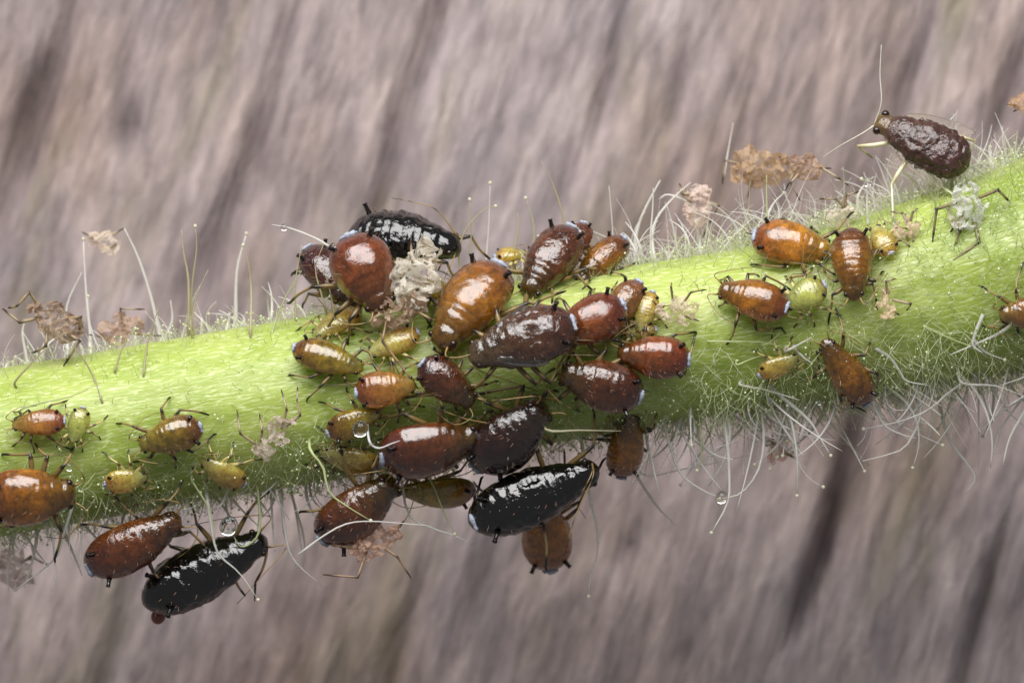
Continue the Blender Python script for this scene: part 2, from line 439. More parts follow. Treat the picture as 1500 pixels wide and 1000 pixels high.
def make_aphid(idx, px, py, L, W, ang, pal, label, kind='adult', mat='smooth', k=None, h=None, lift=0.0, lump=0.02, rings=0.0,
               hgt=0.85, legs=(), autolegs=True, ants=None, autoants=True, tail=True, corn=True, eyes=True, bristle=True,
               wings=False, name='aphid', legcols=None, grp=None, cornlen=0.17, clearwings=False, antcol=(150,124,76), eyescale=1.0):
    R = random.Random(idx*31+5)
    u, v, N, f, hs = frame(px, py, ang, k)
    L = L/100.0*min(f, 1.12); W = W/100.0*0.96; hw = W/2
    cz = (hs + 0.5*W*max(0.3, N.dot(CAMV)) + 0.04 if h is None else h) + lift
    ctr = P(px, py, cz)
    base = to_surface(ctr)
    if (base-ctr).length > 1.2: base = ctr-N*hw
    root = empty(name, base)
    cols = [lin(c) for c in PAL[pal]]
    jit = 1+R.uniform(-0.08, 0.08)
    ts, ws = smooth_profile('dead' if kind == 'dead' else ('nymph' if kind == 'nymph' else 'adult'), 72)
    nv = 56
    segs = [x+R.uniform(-.014, .014) for x in [.15, .21, .275, .35] + ([.43, .51, .59, .67, .75, .83] if rings > 0 else [.43])]
    off = Vector((idx*3.1, idx*1.7, idx*0.9))
    vs = []; cs = []; fs = []
    def axis(t): return ctr + u*((0.5-t)*L) + N*(hw*0.22*(1-((t-0.58)/0.5)**2) - hw*0.1)
    def pt(t, w_, phi, add=0.0):
        sn = math.sin(phi); cn = math.cos(phi)
        up = hgt*w_*hw*(1.0 if sn > 0 else 0.72)
        if kind != 'nymph' and t < 0.3: up *= 1.0+0.25*(1-t/0.3)
        sx = math.copysign(abs(cn)**0.92, cn)
        d = v*(sx*w_*hw)+N*(sn*up)
        return axis(t)+d*(1+add)
    for i, t in enumerate(ts):
        w_ = max(ws[i], 0.004)
        for j in range(nv):
            phi = 2*math.pi*j/nv
            dors = max(0, math.sin(phi))
            add = 0.0
            for s_ in segs:
                g = math.exp(-((t-s_ - 0.01*math.cos(phi)**2)/0.012)**2)
                amp = ((0.032 if kind == 'nymph' else 0.05 if mat != 'smooth' else 0.035) if s_ < 0.4 else rings)
                amp *= max(0.1, 0.7+1.1*noise.noise(Vector((s_*40+idx, phi*1.6, 2.0))))
                add -= amp*g*(0.35+0.65*dors)
                add += 0.4*amp*math.exp(-((t-s_-0.032)/0.02)**2)
            q = Vector((t*L*4.2, math.cos(phi)*w_*hw*6, math.sin(phi)*w_*hw*6))+off
            add += lump*noise.noise(q*1.2)*1.5 + lump*0.8*noise.noise(q*2.7)
            # rows of shallow dents down each side of the back
            if kind != 'dead':
                for pr in (0.9, math.pi-0.9):
                    add -= (lump*1.1+0.012)*math.exp(-((phi-pr)/0.16)**2)*(0.5+0.5*math.cos(2*math.pi*(t-0.2)/0.078))*(1 if 0.3 < t < 0.9 else 0)
            else:
                if t > 0.38: add += 0.16*noise.noise(q*2.0)+0.13*(1-2*abs(noise.noise(q*3.4)))+0.06*noise.noise(q*7)
            # lateral margin ridge
            add += 0.03*math.exp(-(math.sin(phi)/0.18)**2)*(1 if t > 0.3 else 0)
            vs.append(pt(t, w_, phi, add))
            hd = 0.2 if kind == 'dead' else 0.4
            if t < hd: cc = [cols[0][x]+(cols[1][x]-cols[0][x])*(t/hd)**1.5 for x in range(3)]
            else:
                s_ = max(0, (t-0.5)/0.5)**1.3; cc = [cols[1][x]+(cols[2][x]-cols[1][x])*s_ for x in range(3)]
            mo = 1+0.3*noise.noise(q*0.8+off)
            cs.append([x*mo*jit for x in cc])
    n = len(ts)
    for i in range(n-1):
        for j in range(nv):
            a = i*nv+j; b = i*nv+(j+1) % nv
            fs.append((a, b, b+nv, a+nv))
    fs.append(tuple(range(nv-1, -1, -1))); fs.append(tuple(range((n-1)*nv, n*nv)))
    fs = [f[::-1] for f in fs]
    mb = MB(); mb.add(vs, fs, cs); body = mb.build('body', M[mat], root)
    def wat(t): return float(np.interp(t, ts, ws))
    # eyes
    if eyes:
        for s_ in (1, -1):
            p = pt(0.075, wat(0.075), 0.35 if s_ > 0 else math.pi-0.35, -0.06)
            m2 = MB(); blob(m2, p, (0.048*W+0.008)*eyescale, lin((34,16,13)), 10, 8); m2.build('eye', M['eye'], root)
    # cornicles
    if corn:
        for s_ in (1, -1):
            ph = math.radians(42); ph = ph if s_ > 0 else math.pi-ph
            p = pt(0.83, wat(0.83), ph, -0.04)
            d = (N*0.75+v*0.55*s_-u*0.55).normalized()
            ln = cornlen*W*R.uniform(.85, 1.1); r0 = 0.028*W+0.011
            m2 = MB(); pp = [p+d*ln*x for x in (0, .3, .7, .9, .96, 1.0)]
            tube(m2, pp, [r0*1.25, r0, r0*0.92, r0*1.0, r0*1.25, r0*1.0], [lin((20,15,14))]*6, 10)
            m2.build('cornicle', M['eye'], root)
    if tail:
        m2 = MB()
        pts = [pt(0.955, wat(0.955), math.radians(x), 0.03) - u*0.012 for x in (48, 58, 72, 90, 108, 122, 132)]
        pts = catmull(pts, 12)
        rr = [(0.03*W+0.012)*math.sin(math.pi*(i+1.2)/(len(pts)+1.4))**0.6*(0.55+0.8*R.random()) for i in range(len(pts))]
        tube(m2, pts, rr, [lin((158,166,180))]*len(pts), 8)
        m2.build('cauda', M['cauda'], root)
    # legs
    LC = legcols or LEGC
    lsc = 0.011+0.02*W
    hips = []
    for s_ in (1, -1):
        for q, (hu, tu, tv) in enumerate(((0.24, 0.6, 0.72), (0.14, 0.12, 1.15), (0.03, -0.42, 1.12))):
            hp = axis(0.5-hu) + v*(s_*0.55*wat(0.5-hu)*hw) - N*(0.5*wat(0.5-hu)*hw)
            hips.append([hp, s_, tu, tv, False])
    for lg in legs:
        kx, ky = lg[0]; fx, fy = lg[1]
        best = None
        for hpr in hips:
            if hpr[4]: continue
            qh = hpr[0]; hx = qh.x*100*D/(D+qh.y)+750; hy = 500-qh.z*100*D/(D+qh.y)
            dd = (hx-kx)**2+(hy-ky)**2
            if best is None or dd < best[0]: best = (dd, hpr)
        if best is None: break
        hpr = best[1]; hpr[4] = True; hp = hpr[0]
        hh = -hp.y
        s1, k1 = surf_h(kx, ky); s2, k2 = surf_h(fx, fy)
        kh = max(hh+0.08, s1+0.16) if abs(k1) < 0.98 else hh+0.1
        fh = s2+0.02 if abs(k2) < 0.98 else hh-0.15
        if len(lg) > 3: kh += lg[3]; fh += lg[3]
        K = P(kx, ky, kh); F = P(fx, fy, fh)
        if len(lg) > 2 and lg[2]: T = P(lg[2][0], lg[2][1], fh)
        else: T = F+(F-K).normalized()*0.05+Vector((0.02, 0, -0.02))
        make_leg(root, hp, K, F, T, lsc, LC, M['leg'])
    if autolegs:
        for hp, s_, tu, tv, used in hips:
            if used: continue
            foot = ctr+u*(tu*L*R.uniform(.75, 1.2))+v*(s_*tv*W*R.uniform(.75, 1.1))-N*hw*0.6
            fs_ = to_surface(foot, 0.015)
            foot = fs_ if (fs_-foot).length < 0.55 else foot.lerp(fs_, 0.55)
            knee = hp.lerp(foot, 0.5)+N*(0.28*W)+v*(s_*0.1*W)+u*(R.uniform(-.08, .08)*L)
            toe = foot+(foot-knee).normalized()*0.06+u*0.03*(1 if tu > 0 else -1)
            make_leg(root, hp, knee, foot, toe, lsc, LC, M['leg'])
    # antennae
    aw = 0.006+0.006*W
    def antenna(pts):
        m2 = MB(); q = catmull(pts, 14); n_ = len(q)
        tube(m2, q, [aw*(1.5 if i < 2 else 1-0.6*i/n_) for i in range(n_)], [lin(antcol) if ((i % 5) and i < n_*0.75) or antcol[0] > 200 else lin((42,32,22)) for i in range(n_)], 6)
        m2.build('antenna', M['leg'], root)
    if ants:
        for a_ in ants:
            p0 = pt(0.03, wat(0.03), 0.6)
            antenna([p0]+[P(x[0], x[1], x[2] if len(x) > 2 else cz) for x in a_])
    if autoants:
        for s_ in (1, -1):
            p0 = pt(0.03, wat(0.03), 0.5 if s_ > 0 else math.pi-0.5)
            p1 = p0+u*0.12*L+v*(s_*0.16*W)+N*0.08*W
            p2 = p0-u*R.uniform(.0, .2)*L+v*(s_*R.uniform(0.42, .6)*W)+N*0.1*W
            p3 = p0-u*R.uniform(.3, .5)*L+v*(s_*R.uniform(0.5, .75)*W)-N*0.05*W
            antenna([p0, p1, p2, p3])
    if wings:
        for s_ in (1, -1):
            m2 = MB()
            base_ = axis(0.3)+v*(s_*0.52*hw)+N*0.22*hw
            ax0 = (-u*0.9+v*s_*0.32-N*0.12).normalized()
            blob(m2, base_+ax0*0.15*L, 1, lin((92,80,66)), 18, 12, (ax0*0.24*L, (v*s_+u*0.2).normalized()*0.13*W, N*0.15*W))
            m2.build('wing_pad', M['lumpy'], root)
    if clearwings:
        for s_ in (1, -1):
            m2 = MB(); ax0 = (-u+v*s_*0.22).normalized()
            blob(m2, axis(0.34)+v*(s_*0.85*hw)+ax0*0.24*L+N*0.05*hw, 1, (1, 1, 1), 22, 14, (ax0*0.34*L, (v*s_).normalized()*0.17*W, N*0.03*W))
            m2.build('wing', M['wing'], root)
    if bristle:
        m2 = MB()
        for q in range(34):
            t = R.uniform(0.35, 0.96); ph = R.uniform(-0.2, math.pi+0.2)
            p = pt(t, wat(t), ph, 0.0); d = (p-axis(t)).normalized()-u*R.uniform(0.2, 0.6)+Vector((R.uniform(-.3, .3),)*3)
            d.normalize(); ln = R.uniform(0.04, 0.085)
            tube(m2, [p-d*0.01, p+d*ln*0.6, p+d*ln-u*0.01], [0.0038, 0.003, 0.001], [lin((150,110,90))]*3, 3, False)
        o = m2.build('bristles', M['leg'], root); o['kind'] = 'stuff'
    tag(root, label, 'aphid', grp)
    return root
YN = dict(kind='nymph', mat='nymph', rings=0.022, bristle=False, lump=0.014, hgt=0.62, cornlen=0.1)
PALE = dict(fem=(196,184,120), knee=(84,66,36), tib=(188,172,112), tip=(50,42,30))
CLEAR = dict(fem=(214,208,176), knee=(190,180,140), tib=(216,212,186), tip=(150,140,110))
A = []
def ap(*a, **k): A.append((a, k))
# --- upper left of the crowd
ap(592,352,168,88,-6,'black','black aphid arched along the stem top edge, behind the rounded red-brown aphid',mat='black',k=0.7,h=-0.05,lump=0.05,rings=.05,tail=False,
   ants=[[(640,308,0.2),(605,296,0.2),(574,290,0.2)],[(664,380,.3),(650,410,.6)]],autoants=False,legs=[((500,395),(430,400)),((655,385),(668,410))],cornlen=.2)
ap(486,408,118,66,-48,'dark','dark brown aphid half hidden on the left behind the rounded red-brown aphid',mat='lumpy',k=0.7,h=0.15,legs=[((458,385),(428,401)),((452,430),(443,447))])
ap(535,400,118,94,-64,'red','plump red-brown aphid with long white reflection and tail pointing up, beside crumpled white skin',k=0.35,h=1.25,lump=0.016,cornlen=.14)
ap(494,473,78,44,206,'yellow','pale yellow ringed nymph below the plump red-brown aphid at the upper left of the crowd',legcols=PALE,lift=-.02,**YN)
ap(632,427,56,44,20,'olive','small olive green nymph half covered by the crumpled white skin',mat='nymph',kind='nymph',lump=.012,bristle=False,h=0.75)
ap(480,525,108,50,-16,'olive','amber-green nymph with head to the right, leftmost of the crowd above the bare green stem',mat='smooth',kind='nymph',rings=.03,lump=.01,bristle=False,
   legs=[((454,553),(424,549)),((468,567),(450,584))])
ap(577,502,80,42,203,'yellow','yellow nymph with amber tail lying under the brown edge of the crumpled skin',legcols=PALE,lift=-.05,**YN)
ap(564,569,90,54,8,'orange','orange nymph with reddish tail to the left, above the dark aphid with wing pads',kind='nymph',mat='nymph',rings=.03,lump=.012,hgt=.75,bristle=False)
ap(655,560,100,58,-38,'darkred','small dark red-brown aphid facing down right, in the middle of the crowd',mat='lumpy',lump=.015,legs=[((655,581),(589,583),(578,573))],lift=.05)
ap(689,448,148,96,231,'brown','large glossy chestnut aphid with tail pointing up right and broad white reflection',lump=.016,lift=.12,legs=[((636,512),(664,534)),((645,520),(672,540))],cornlen=.14)
ap(766,498,166,86,197,'umber','blackish aphid with grey wing pads on its shoulders, at the centre of the crowd',mat='lumpy',lump=.05,lift=.3,wings=True,
   legs=[((806,561),(852,495),(864,491)),((785,563),(811,540))],ants=[[(703,543,1.5),(744,557,1.45),(785,572,1.4)],[(700,505,1.9),(740,480,2.0)]],autoants=False,hgt=.75)
ap(864,472,116,72,206,'red','dull red-brown aphid with pale rear edge, touching the tail of the winged-pad aphid',mat='smooth',lump=.012,lift=.05,hgt=.8)
ap(913,447,84,50,233,'orange','small orange-red aphid with white flecks, squeezed behind the dull red-brown aphid',mat='lumpy',lump=.015,lift=-.08)
ap(946,456,62,32,250,'yellow','narrow yellow nymph at the right of the small orange-red aphid',legcols=PALE,**YN)
ap(938,486,48,26,190,'yellow','tiny yellow nymph tucked above the oval red-amber aphid',legcols=PALE,lift=-.1,**YN)
ap(806,384,122,76,234,'darkred','deep maroon aphid near the top edge with both cornicles up and glittering tail',mat='lumpy',lump=.02,lift=.15,k=.62,
   legs=[((768,455),(790,470)),((730,393),(752,398))])
ap(848,352,52,40,250,'red','small reddish aphid mostly hidden behind the deep maroon aphid',mat='lumpy',h=0.1,k=.8,bristle=False)
ap(880,383,100,50,222,'brown','slender brown aphid with pinkish reflection, right of the deep maroon aphid',mat='lumpy',lump=.015,k=.6,legs=[((912,392),(932,385))])
ap(748,374,48,34,10,'yellow','blurred pale yellow nymph at the back between the chestnut and maroon aphids',legcols=PALE,h=-.35,k=.85,**YN)
ap(958,522,108,64,176,'red','oval red-amber aphid at the right end of the crowd, tail to the right',lump=.012,legs=[((936,545),(962,549)),((1003,548),(1018,490)),((990,490),(1018,486))])
ap(880,562,128,76,164,'darkred','dark red aphid with bluish white tail edge, just below the oval red-amber aphid',mat='lumpy',lump=.018,lift=.1,legs=[((843,585),(846,600))])
# --- lower crowd
ap(745,637,134,98,38,'coal','rounded black-brown aphid with blue-white glints, above the long black glossy aphid',mat='lumpy',lump=.025,lift=.12,
   legs=[((768,565),(699,578)),((800,573),(813,572)),((718,600),(642,651))],cornlen=.1)
ap(630,652,154,92,10,'darkred','large wine-brown aphid with head right, left of the rounded black-brown aphid',mat='smooth',lump=.02,lift=.15,wings=False,legs=[((590,605),(540,612))])
ap(782,726,206,86,23,'black','long glossy black aphid with blue-white glints hanging from the lower edge of the crowd',mat='black',lump=.05,rings=.05,k=-.12,h=1.0,
   legs=[((869,653),(869,594)),((797,776),(799,830)),((690,760),(705,700))],ants=[[(868,700,1.2),(842,758,1.2),(826,816,1.2)],[(866,695,1.4),(845,734,1.4)]],autoants=False,cornlen=.24)
ap(800,780,112,76,96,'brown','blurred brown aphid hanging head up behind the long glossy black aphid',k=-.85,h=-.75,mat='smooth')
ap(917,652,96,56,80,'brown','olive-brown aphid with tail straight down, right of the long black aphid head',mat='lumpy',kind='nymph',rings=.03,lump=.012,k=-.7,h=.45)
ap(523,746,140,84,36,'darkred','dark wine-red aphid on the lower stem edge with a tan shed skin under it',mat='lumpy',lump=.02,k=-.62,h=.75,legs=[((497,651),(462,661)),((474,745),(440,749))])
ap(513,672,90,46,168,'yellow','yellow-orange nymph wedged between the wine-red and large wine-brown aphids',lift=-.05,**YN)
ap(518,618,86,44,22,'olive','amber nymph with white skin flakes on its back, beside a clear droplet',kind='nymph',mat='nymph',rings=.03,lump=.02,hgt=.7,bristle=False)
ap(642,718,112,56,182,'olive','shaded dark olive aphid under the large wine-brown aphid',kind='nymph',mat='nymph',k=-.8,h=.35,lump=.012,bristle=False)
# --- left end
ap(44,725,134,90,2,'brown','large brown aphid cut off by the left edge of the picture',mat='smooth',lump=.012,k=-.4,lift=.05,legs=[((44,665),(4,665)),((70,668),(52,650)),((90,778),(80,818))])
ap(195,796,158,78,27,'red','reddish brown aphid hanging below the stem at the left, black cornicles showing',mat='lumpy',lump=.018,k=-.45,h=.75,
   legs=[((200,757),(166,724)),((278,778),(306,806)),((225,838),(250,870)),((150,770),(120,768))],cornlen=.2)
ap(300,836,206,86,28,'black','black aphid with a red droplet at its tail, hanging below the stem at the left',mat='black',lump=.05,rings=.05,tail=False,k=.05,h=.35,
   legs=[((392,805),(374,853),(373,880)),((345,850),(356,868)),((250,800),(232,775))],cornlen=.2)
ap(250,638,98,54,197,'olive','olive-brown aphid with dark red tail alone on the pale stem at the left',mat='smooth',lump=.012,rings=.02,legs=[((236,598),(248,582)),((264,600),(302,606)),((282,662),(313,636))])
ap(57,619,80,40,184,'orange','small amber ringed nymph near the left edge, lying level on the stem',legs=[((42,600),(22,612))],**YN)
ap(114,622,54,32,252,'green','tiny pale green nymph standing upright beside the small amber ringed nymph',legcols=PALE,**YN)
ap(184,703,64,40,8,'yellow','small plain yellow nymph below the olive-brown aphid on the left',legcols=PALE,**YN)
ap(328,692,70,40,152,'yellow','small yellow nymph with orange tail to the right, under the grey shed skin',legcols=PALE,**YN)
# --- right end
ap(1160,358,118,68,-10,'amber','glossy amber aphid with tail to the left, uppermost of the right group',lump=.014,k=.4,lift=.05,
   legs=[((1147,319),(1106,344),(1093,341)),((1147,391),(1101,387)),((1179,403),(1154,408)),((1226,338),(1247,312))],cornlen=.13)
ap(1104,438,108,60,163,'brown','brown aphid facing left below the glossy amber aphid',mat='smooth',lump=.012,legs=[((1108,483),(1144,480),(1152,489)),((1122,404),(1157,424)),((1062,442),(1053,448))])
ap(1180,432,66,46,207,'green','translucent pale green nymph right behind the brown aphid facing left',legcols=PALE,**YN)
ap(1249,386,104,62,271,'brown','matt brown aphid seen head down, beside the glossy amber aphid',mat='lumpy',kind='nymph',rings=.03,lump=.02,tail=False,
   legs=[((1222,412),(1207,396)),((1282,412),(1292,398))])
ap(1293,352,50,38,120,'yellow','pale yellow nymph half hidden right of the matt brown aphid',legcols=PALE,**YN)
ap(1240,545,114,56,127,'brown','brown aphid with head up left near the lower stem edge on the right',mat='lumpy',kind='nymph',rings=.015,lump=.012,legs=[((1232,588),(1263,600)),((1286,548),(1284,567)),((1196,515),(1200,545))])
ap(1140,536,64,34,24,'yellow','small yellow-green nymph on the lower stem left of a brown aphid',legcols=PALE,**YN)
ap(1350,209,154,68,153,'dead','winged-looking purple-brown wrinkled aphid with clear legs standing above the stem at the right',kind='dead',mat='rough',k=.25,h=.55,lump=.02,tail=False,bristle=False,corn=False,clearwings=True,antcol=(214,208,190),eyescale=1.6,
   legcols=CLEAR,legs=[((1306,270),(1308,326)),((1380,274),(1405,292)),((1256,214),(1274,228)),((1428,206),(1415,240))],
   ants=[[(1291,150,.6),(1289,110,.6),(1291,66,.6)],[(1262,196,.6),(1230,214,.5),(1203,232,.3)]],autoants=False,hgt=.62)
ap(1506,457,86,52,185,'orange','amber-black aphid only partly inside the right edge of the picture',mat='lumpy',lump=.02,legs=[((1488,425),(1499,385))])
for i, (a, k) in enumerate(A): make_aphid(i+1, *a, **k)

# ------------------------------------------------------------------ shed skins
def make_skin(idx, px, py, L, W, ang, label, h=None, legs=(), tint=(206,188,172), dark=(120,92,70), rough=0.3, flat=0.5, legtint=None, bend=0.0, lr=0.017):
    R = random.Random(900+idx)
    hs, kk = surf_h(px, py)
    H = Vector((math.cos(math.radians(ang)), 0, math.sin(math.radians(ang))))
    N = CAMV.copy(); v = N.cross(H); u = H
    cz = hs+0.22 if h is None else h
    ctr = P(px, py, cz); L /= 112; W /= 118
    root = empty('shed_skin', ctr-N*W*0.3)
    ts, ws = smooth_profile('nymph', 84); nv = 64
    off = Vector((idx*5.3, idx*2.9, 1.1))
    t0, t1 = lin([min(250, x*1.1+8) for x in tint]), lin([min(240, x*1.12+10) for x in dark])
    vs = []; cs = []; dark_ = []
    for i, t in enumerate(ts):
        w_ = max(0.05, ws[i])*W*0.5
        for j in range(nv):
            ph = 2*math.pi*j/nv
            p = ctr+u*((0.5-t)*L)+v*(math.cos(ph)*w_+bend*W*math.sin(math.pi*t))+N*(math.sin(ph)*w_*flat)
            q = p+off
            big = noise.noise_vector(q*5.0)*0.26*W*rough/0.3
            mid = noise.noise_vector(q*12.0+off)*0.13*W*rough/0.3
            rg = 1-2*abs(noise.noise(q*10.0+off)); rf = 1-2*abs(noise.noise(q*22.0))
            p = p+big+mid+((p-ctr).normalized()*0.5+N*0.7)*(0.12*rg+0.07*rf)*W
            vs.append(p)
            m = max(0, min(1, 0.36-0.35*rg-0.3*rf+0.8*noise.noise(q*7.0))); cs.append([t0[x]*(1-m)+t1[x]*m for x in range(3)])
    fs = []
    for i in range(len(ts)-1):
        for j in range(nv):
            if noise.noise(vs[i*nv+j]*11.0+off*2) > 0.1 and 0.1 < ts[i] < 0.95: continue      # torn holes
            a = i*nv+j; b = i*nv+(j+1) % nv; fs.append((a, a+nv, b+nv, b))
    # loose shreds of skin standing off the husk
    sh = MB()
    for q in range(9):
        i = R.randrange(8, len(ts)-8); j = R.randrange(4, nv//2-4); p = vs[i*nv+j]
        d = Vector((R.uniform(-1,1), R.uniform(-1.2,.2), R.uniform(-1,1))).normalized(); e_ = d.orthogonal().normalized()
        ln = R.uniform(.15,.32)*W; wd = R.uniform(.05,.12)*W; rows = []
        for x in range(5):
            c_ = p+d*ln*x/4+noise.noise_vector(p*9+d*x)*0.06*W; ww = wd*(1-0.7*(x/4)**2)
            rows += [c_-e_*ww, c_+e_*ww+d.cross(e_)*0.03*W]
        sh.add(rows, [(2*x, 2*x+1, 2*x+3, 2*x+2) for x in range(4)], [t0]*10)
    vs += sh.v; cs += sh.c; fs += [tuple(k+len(vs)-len(sh.v) for k in f) for f in sh.f]
    mb = MB(); mb.add(vs, fs, cs); mb.build('husk', M['skin'], root)
    lt = legtint or ((184,164,136), (60,44,30))
    if not legs:
        legs = []
        for q in range(5):
            s_ = -1 if q % 2 else 1
            b = ctr+u*(R.uniform(-.1, .4)*L)+v*(s_*.4*W)
            kn = b+v*(s_*R.uniform(.25, .6)*W)+u*R.uniform(-.3, .3)*L+N*R.uniform(-.1, .2)
            ft = kn+v*(s_*R.uniform(.0, .3)*W)+u*R.uniform(-.5, .5)*L-N*R.uniform(.1, .3)
            legs.append([b, kn, ft])
    for lg in legs:
        pts = [q if isinstance(q, Vector) else P(q[0], q[1], cz+(0.12 if 0 < i < len(lg)-1 else 0)) for i, q in enumerate(lg)]
        pts[0] = pts[0].lerp(ctr, 0.25)
        full = []; 
        for a, b in zip(pts[:-1], pts[1:]): full += [a.lerp(b, x/4) for x in range(4)]
        full.append(pts[-1]); n = len(full)
        cols = []
        for i in range(n):
            joint = (i % 4 == 0 and i > 0) or i >= n-2
            cols.append(lin(lt[1]) if joint else lin(lt[0]))
        m2 = MB(); tube(m2, full, [lr*(1.15 if i < n*0.5 else 0.8)*(0.5 if i == n-1 else 1) for i in range(n)], cols, 6)
        m2.build('leg', M['skinleg'], root)
    tag(root, label, 'shed skin')
DK = ((150,136,96), (40,34,24))
make_skin(1,78,468,88,50,148,'tan shed skin with bent dark-jointed legs, raised above the stem at far left',h=.55,tint=(176,152,132),dark=(90,68,54),
  legs=[[(55,447),(43,428),(25,448),(12,451)],[(55,463),(29,472),(4,452)],[(67,477),(67,507),(48,517)],[(88,485),(117,499),(93,536)],[(99,467),(119,464),(115,488)]],legtint=((170,150,118),(62,48,34)),lr=.024)
make_skin(2,176,482,70,44,20,'reddish tan blurred shed skin sitting on the stem top edge at the left',h=-.35,tint=(190,164,146),dark=(130,98,82),legs=[[(180,470),(176,452),(212,453)],[(195,490),(240,492)],[(160,500),(130,490)]])
make_skin(3,151,354,56,34,-30,'whitish blurred shed skin caught between two tall hairs above the stem at left',h=-1.3,tint=(226,206,190),dark=(190,160,140),legs=[[(160,345),(182,334)],[(140,350),(120,340)],[(160,365),(174,358)]])
make_skin(4,612,402,96,66,75,'large crumpled white shed skin standing in the crowd beside the plump red-brown aphid',h=1.35,rough=.45,flat=.5,tint=(228,216,204),dark=(180,154,130),legs=[[(630,375),(648,382),(642,396)],[(620,420),(632,440)],[(600,380),(602,344)]])
make_skin(5,580,454,80,48,15,'brownish crumpled shed skin just below the large white one',h=1.4,rough=.45,tint=(206,182,160),dark=(120,88,64),legs=[[(562,470),(560,500),(608,562),(613,572)],[(610,450),(632,468),(640,470)],[(545,465),(538,448)]],legtint=((170,140,100),(60,44,30)))
make_skin(6,404,636,92,36,48,'narrow grey shed skin with upright legs lying left of the crowd',tint=(202,188,176),dark=(120,100,88),rough=.4,legs=[[(425,620),(440,608),(435,586),(436,566)],[(415,625),(420,600),(412,570)],[(375,650),(384,632),(380,606)],[(365,655),(352,635),(347,600)]],lr=.016)
make_skin(7,1024,300,66,44,62,'whitish pink blurred shed skin among hairs left of the right group',h=-.5,tint=(226,204,194),dark=(186,156,140),rough=.4)
make_skin(8,1112,246,84,62,25,'tan brown blurred shed skin with rounded lump, standing above the top edge',h=-1.2,tint=(196,170,138),dark=(132,104,76),rough=.4,legs=[[(1080,240),(1062,235),(1058,270)],[(1100,260),(1095,290)],[(1130,225),(1148,230)]])
make_skin(9,1180,243,54,40,150,'small brown netted shed skin with pale legs, below left of the wrinkled aphid',h=-.2,tint=(188,158,136),dark=(110,84,66),legs=[[(1170,255),(1158,268),(1172,294)],[(1195,245),(1218,247)],[(1165,240),(1150,280)],[(1200,240),(1230,262),(1243,272)]])
make_skin(10,1416,305,76,50,255,'white shed skin with long dark legs spread on the stem at far right',rough=.42,tint=(234,224,216),dark=(196,176,160),legtint=DK,lr=.024,
  legs=[[(1436,286),(1462,278),(1480,297)],[(1396,294),(1372,306),(1366,354)],[(1406,314),(1406,338),(1394,374)],[(1430,328),(1434,354),(1392,385),(1388,396)],[(1405,325),(1392,340)]])
make_skin(11,1327,334,46,30,18,'little pinkish white shed skin beside the half hidden pale yellow nymph',tint=(222,198,180),dark=(170,140,116))
make_skin(12,1297,447,50,28,95,'pale sandy shed skin lying flat on the stem below the matt brown aphid',tint=(224,200,172),dark=(180,150,110),legs=[[(1300,425),(1298,412),(1312,408)],[(1310,436),(1335,445),(1328,455)],[(1310,455),(1318,462)]])
make_skin(13,992,456,62,38,170,'whitish shed skin on the stem right of the crowd with thin dark legs',tint=(216,202,180),dark=(150,130,104),legtint=((150,130,90),(50,40,28)),lr=.015,legs=[[(985,445),(983,420),(984,414)],[(1000,445),(1012,428),(1035,424)],[(1005,465),(1024,470)],[(970,460),(955,440)]])
make_skin(14,550,793,94,40,28,'tan shed skin with two bent legs hanging under the dark wine-red aphid',h=.7,tint=(208,174,150),dark=(130,94,72),legs=[[(533,812),(524,845),(473,841)],[(566,804),(582,815),(602,846)],[(520,805),(500,800),(478,795)],[(585,775),(592,762)]],legtint=((168,138,108),(90,66,48)),lr=.02)
make_skin(15,1236,314,54,36,10,'whitish papery shed skin behind the glossy amber and matt brown aphids',h=.35,tint=(228,212,200),dark=(190,170,156),rough=.4)
make_skin(16,1138,660,46,30,60,'small blurred pinkish shed skin below the stem at right of centre',h=-1.6,tint=(214,178,164),dark=(176,136,120))
make_skin(17,22,832,70,46,120,'faint blurred white shed skin below the stem at the bottom left',h=-1.7,tint=(214,204,200),dark=(176,162,156))
make_skin(18,1505,152,54,34,170,'tan shed skin cut off by the right edge, high above the stem',h=.1,tint=(196,164,136),dark=(120,90,66),legs=[[(1492,150),(1475,154)],[(1494,158),(1484,164)]])

